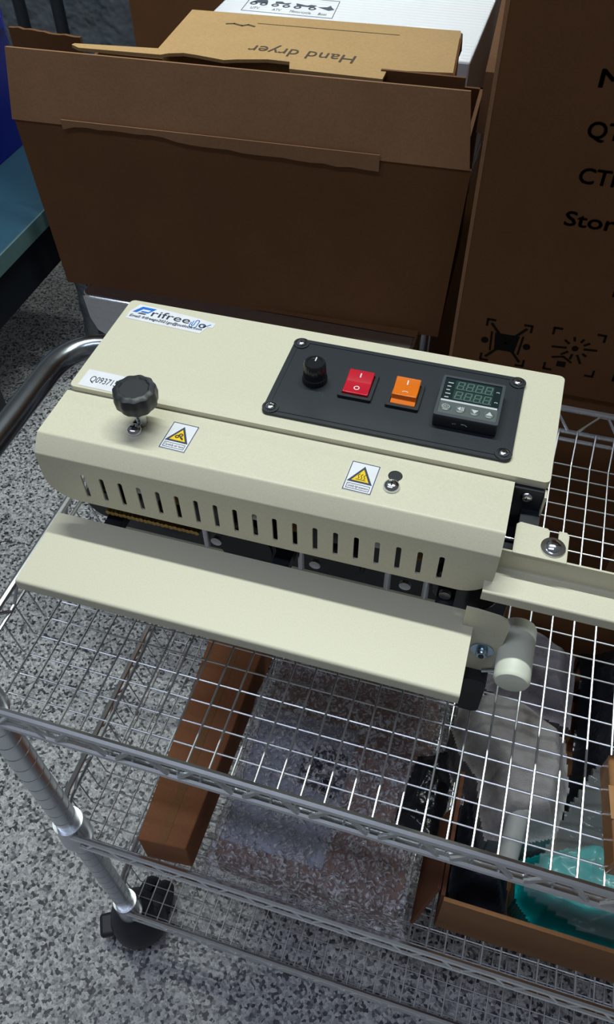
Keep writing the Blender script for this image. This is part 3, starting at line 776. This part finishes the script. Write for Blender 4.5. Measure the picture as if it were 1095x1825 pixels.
B().box(.26, .30, BY+.0052, BY+.0062, -OFF+.001, -.777).build('tape', TAPED, lc, smooth=False)

# ------------------------------------------------------------------ background on the left
tb = thing('blue_grey_table', (-1.75, 2.0, -OFF), 'low blue-grey table under the blue plastic bin', 'table')
B().box(-2.25, -1.372, 1.40, 2.75, -1.235, -1.200).build('table_top', TEALT, tb, bevel=.004)
B().box(-1.3718, -1.3665, 1.40, 2.75, -1.250, -1.198).build('edge_band', TEALE, tb, bevel=.002)
for xx in (-2.2, -1.5):
    for yy in (1.50, 2.65): B().box(xx-.02, xx+.02, yy-.02, yy+.02, -OFF, -1.401).build('leg', BLKMET, tb)
B().box(-2.2, -1.395, 1.42, 2.72, -1.40, -1.236).build('under_top_shade', BLKMET, tb)  # black block standing in for the shade beneath the table top
bn = thing('blue_bin', (-1.83, 2.2, -1.2), 'bright blue plastic storage bin on the low table', 'bin')
b = B(); rings = []
for z, g in ((-1.1985, -.012), (-1.10, -.004), (-.90, .006), (-.862, .008), (-.862, .018), (-.835, .018), (-.835, .0)):
    rings.append([(x, y, z) for x, y in rrect(-2.05-g, -1.625+g, 1.92-g, 2.48+g, .04, 5)])
n = len(rings[0])
b.add([p for r in rings for p in r], [(i*n+j, i*n+(j+1) % n, (i+1)*n+(j+1) % n, (i+1)*n+j) for i in range(len(rings)-1) for j in range(n)]+[tuple(range(n))[::-1]])
b.build('tub', BLUEB, bn)
B().flat(rrect(-2.045, -1.63, 1.925, 2.475, .04), [], (0, 0, -.850), X, Y, .012).build('lid', BLUEB, bn)
# dark rack with two uprights, a film-wrapped bundle and a further carton
rk = thing('black_rack', (-1.1, 1.78, -OFF), 'black metal rack with two upright tubes behind the open carton', 'rack')
for xx in (-1.178, -1.083): B().tube([(xx, 1.70, -OFF), (xx, 1.70, -.30)], .014, 16).build('upright', BLKMET, rk)
for zz in (-1.6, -1.0, -.32): B().tube([(-1.178, 1.70, zz), (-1.083, 1.70, zz)], .010, 12).build('cross_tube', BLKMET, rk)
b = B(); nx, nz = 34, 50; vs = []
def wrapshape(u, v):
    return noise.noise(Vector((u*3, v*26, 3)))*.012+noise.noise(Vector((u*9, v*60, 7)))*.004
ring = rrect(-1.335, -.925, 1.80, 2.40, .05, 4); nr = len(ring)
ring = [p for a, c in zip(ring, ring[1:]+ring[:1]) for p in [(a[0]+(c[0]-a[0])*q/3, a[1]+(c[1]-a[1])*q/3) for q in range(3)]]; nr = len(ring)
for j in range(nz+1):
    for i, (x, y) in enumerate(ring):
        w = 1+wrapshape(i*3/nr, j/nz)*2.2; vs.append((-1.13+(x+1.13)*w, 2.1+(y-2.1)*w, -OFF+.002+j/nz*1.45))
b.add(vs, [(j*nr+i, j*nr+(i+1) % nr, (j+1)*nr+(i+1) % nr, (j+1)*nr+i) for j in range(nz) for i in range(nr)]+[tuple(range(nr))[::-1], tuple(range(nz*nr, nz*nr+nr))])
wrp = b.build('wrapped_bundle', WRAPF, None)
props(wrp, 'dark film-wrapped bundle standing behind the black rack', 'bundle')
fcn = thing('far_carton', (-.66, 1.85, -OFF), 'dark brown carton standing on the floor behind the hand dryer box', 'carton')
B().box(-.905, .10, 1.690, 2.05, -OFF+.001, -.45).build('body', CARDD, fcn, bevel=.003)
B().box(-.68, -.64, 1.6892, 1.6902, -OFF+.001, -.452).build('tape', TAPED, fcn, smooth=False)

# ------------------------------------------------------------------ goods on the middle shelf
MZ = -1.2138
lb = thing('long_carton', (-.30, .42, MZ), 'long narrow reddish brown carton on the middle shelf beside bubble wrap', 'carton')
b = B(); q = [(-.3395, .2680), (-.2700, .2740), (-.2660, .640), (-.3620, .640)]
b.sheet([(p[0], p[1], MZ) for p in q], .083); b.build('body', CARDR, lb, bevel=.002)
B().sheet([(-.3110, .2715, MZ+.0828), (-.2990, .2725, MZ+.0828), (-.3060, .640, MZ+.0828), (-.3190, .640, MZ+.0828)], .0007).build('tape', CARDT, lb, smooth=False)

def heightfield(poly, nx, ny, zf, z0):
    """a soft lump: height field zf(x, y, d) over a 2D outline (d = distance to the outline), closed by a flat base at z0"""
    xs = [p[0] for p in poly]; ys = [p[1] for p in poly]; x0, x1, y0, y1 = min(xs), max(xs), min(ys), max(ys)
    cx, cy = sum(xs)/len(xs), sum(ys)/len(ys)
    def dist(x, y):
        ins = False; dm = 9; n = len(poly)
        for i in range(n):
            ax, ay = poly[i]; bx, by = poly[(i+1) % n]
            if (ay > y) != (by > y) and x < (bx-ax)*(y-ay)/(by-ay)+ax: ins = not ins
            dx, dy = bx-ax, by-ay; tt = max(0, min(1, ((x-ax)*dx+(y-ay)*dy)/(dx*dx+dy*dy+1e-12)))
            dm = min(dm, math.hypot(x-ax-tt*dx, y-ay-tt*dy))
        return dm if ins else -dm
    idx = {}; vs = []; fs = []
    for j in range(ny+1):
        for i in range(nx+1):
            x = x0+(x1-x0)*i/nx; y = y0+(y1-y0)*j/ny; d = dist(x, y)
            if d > -.3*(x1-x0)/nx:
                idx[(i, j)] = len(vs); d = max(d, 0); vs.append((x, y, zf(x, y, d)))
    for j in range(ny):
        for i in range(nx):
            c = [(i, j), (i+1, j), (i+1, j+1), (i, j+1)]
            if all(k in idx for k in c): fs.append(tuple(idx[k] for k in c))
    edges = {}
    for f in fs:
        for a, c in zip(f, f[1:]+f[:1]):
            if (c, a) in edges: del edges[(c, a)]
            else: edges[(a, c)] = 1
    n0 = len(vs); low = {}
    for (a, c) in edges:
        for k in (a, c):
            if k not in low: low[k] = len(vs); vs.append((vs[k][0], vs[k][1], z0))
    for (a, c) in edges: fs.append((c, a, low[a], low[c]))
    b = B(); b.add(vs, fs); return b
def sm_(d, w): u = max(0, min(1, d/w)); return u*u*(3-2*u)
def N3(x, y, s, z=0): return noise.noise(Vector((x*s, y*s, z)))

bw = thing('bubble_wrapped_parcel', (-.1, .42, MZ), 'flat parcel in clear bubble wrap on the middle shelf', 'parcel')
B().box(-.2300, .0300, .2800, .595, MZ, -1.1260).build('inner_box', plain('dusky_brown_box', (.34, .20, .165), .6), bw, bevel=.003)
B().box(-.2280, -.0820, .300, .505, -1.1260, -1.1245).build('paper_sheet', plain('grey_blue_paper', (.42, .45, .56), .6), bw, smooth=False)
def patch_poly(): return [(-.150+.0, .405), (-.090, .395), (-.083, .43), (-.088, .462), (-.125, .470), (-.152, .455)]
B().flat(patch_poly(), [], (0, 0, -1.1245), X, Y, .0015).build('dark_patch', NAVYCL, bw, smooth=False)
wp = [(-.2480, .2600), (-.10, .2580), (.0480, .2600), (.0470, .612), (-.2500, .612)]
def wrapz(x, y, d):
    z = -1.1180+.008*N3(x, y, 18, 1)+.007*N3(x, y, 60, 2)+.006*N3(x, y, 150, 5)
    r = abs(y-.515-.04*(x+.1))                                 # the rolled-up end of the wrap
    if r < .040: z += .050*math.sqrt(max(0, 1-(r/.040)**2))
    return z-(1-sm_(d, .014))*.05
heightfield(wp, 170, 200, wrapz, MZ+.003).build('bubble_wrap', BUBBLE, bw)

# open tray carton with its contents
tc_ = thing('open_tray_carton', (.30, .50, MZ), 'low open brown carton filled with towels on the middle shelf', 'carton')
gx0, gx1, gy0, gy1, gz = .0720, .525, .2880, .790, -1.0480
B().sheet([(gx0+.010, gy0+.010, MZ), (gx1, gy0+.010, MZ), (gx1, gy0, gz), (gx0+.004, gy0, gz)], -.005).build('front_panel', CARDT, tc_, smooth=False)
B().sheet([(gx0+.007, .470, MZ), (gx0+.008, gy0+.014, MZ), (gx0, gy0+.006, gz), (gx0-.002, .455, gz)], -.005).build('side_panel', CARDSHADE, tc_, smooth=False)
B().box(gx1-.005, gx1, gy0+.012, gy1, MZ, gz).build('side_panel', CARDT, tc_, smooth=False)
B().box(gx0+.015, gx1-.006, gy1-.006, gy1, MZ, gz).build('back_panel', CARDT, tc_, smooth=False)
B().box(gx0+.02, gx1-.01, gy0+.022, gy1-.008, MZ+.0005, MZ+.005).build('bottom_panel', CARDT, tc_, smooth=False)
B().sheet([(gx0-.0015, gy0+.012, gz), (gx0-.022, gy0-.012, gz-.100), (gx0-.022, .40, gz-.100), (gx0-.0035, .40, gz)], -.004).build('side_flap', CARDSHADE, tc_, smooth=False)
BZ = MZ+.0055
def lump(name, poly, base, hgt, edge, nsc, namp, mat, label, cat, nx=60, ny=60, crease=0, group=None, z0=BZ):
    def zf(x, y, d):
        z = base+hgt*sm_(d, edge)+namp*N3(x, y, nsc, len(name))+namp*.5*N3(x, y, nsc*2.7, 4)
        if crease: z += crease*(1-abs(math.sin((x*.7+y)*nsc*1.3+2*N3(x, y, nsc*.6, 9))))
        return max(z, z0+.002)
    o = heightfield(poly, nx, ny, zf, z0).build(name, mat)
    return props(o, label, cat, group)
lump('grey_towel', [(.120, .400), (.165, .405), (.215, .430), (.226, .500), (.216, .580), (.150, .606), (.085, .618), (.055, .590), (.050, .545), (.066, .510), (.098, .480), (.108, .435)], -1.125, .072, .035, 15, .010, TOWEL, 'light grey fleece towel spilling over the edge of the tray carton', 'towel', 80, 90, .006)
lump('folded_towel', [(.088, .755), (.150, .772), (.222, .738), (.226, .612), (.150, .626), (.088, .640)], -1.150, .060, .04, 14, .012, TOWEL2, 'bluish grey folded towel lying behind the light grey towel', 'towel', 60, 60, .006)
lump('black_film', [(-.004, .385), (.030, .355), (.064, .350), (.062, .455), (.050, .500), (.010, .480)], -1.097, .014, .02, 30, .005, BLKBAG, 'thin black plastic film draped between bubble wrap and tray carton', 'film', 40, 50, .004, z0=-1.1005)
lump('navy_cloth', [(.085, .455), (.100, .47), (.110, .425), (.118, .396), (.160, .398), (.170, .318), (.088, .318)], -1.165, .070, .03, 22, .010, NAVYCL, 'dark navy cloth at the corner of the tray carton', 'cloth', 40, 40, .008)
B().tube([(.150, .365, -1.105), (.156, .445, -1.068)], [.014, .014], 18).build('white_tube', BOTTLE)
props(bpy.data.objects['white_tube'], 'slim white plastic tube lying by the grey towel', 'tube')
lump('teal_pouch', [(.174, .345), (.200, .318), (.310, .318), (.320, .430), (.262, .445), (.222, .425), (.176, .402)], -1.158, .074, .025, 26, .008, TEALP, 'teal plastic pouch under clear film in the tray carton', 'pouch', 50, 50, .012)
lump('black_bundle', [(.232, .455), (.330, .455), (.40, .60), (.36, .76), (.232, .765), (.238, .66), (.232, .52)], -1.170, .078, .04, 20, .012, BLKBAG, 'black plastic bundle behind the teal pouch', 'bundle', 50, 60, .010)
lump('grey_pad', [(.325, .310), (.42, .315), (.44, .44), (.335, .430)], -1.150, .075, .03, 12, .008, plain('grey_felt', (.36, .37, .38), .9), 'pale grey pad beside the teal pouch in the tray carton', 'pad', 40, 40)
def bagz(x, y, d): return -1.047+.008*N3(x, y, 16, 3)+.007*N3(x, y, 45, 8)-(1-sm_(d, .03))*.010
bg = heightfield([(.165, .330), (.24, .305), (.42, .310), (.47, .46), (.40, .56), (.245, .52), (.205, .43)], 60, 60, bagz, -1.064)
bgo = bg.build('clear_bag', FILM); props(bgo, 'clear crinkled plastic bag lying over the teal pouch', 'bag')
# taped carton standing on the top shelf at the right
tcn = thing('taped_carton', (.30, .34, -.7985), 'glossy taped brown carton standing on the top wire shelf', 'carton')
B().sheet([(.199, .285, -.7968), (.430, .300, -.7968), (.420, .405, -.7968), (.188, .390, -.7968)], .036).build('body', TAPED, tcn, bevel=.003)
B().sheet([(.1935, .325, -.7612), (.4270, .338, -.7612), (.4240, .370, -.7612), (.1895, .357, -.7612)], .0008).build('tape', plain('brown_packing_tape', (.42, .22, .10), .1), tcn, smooth=False)
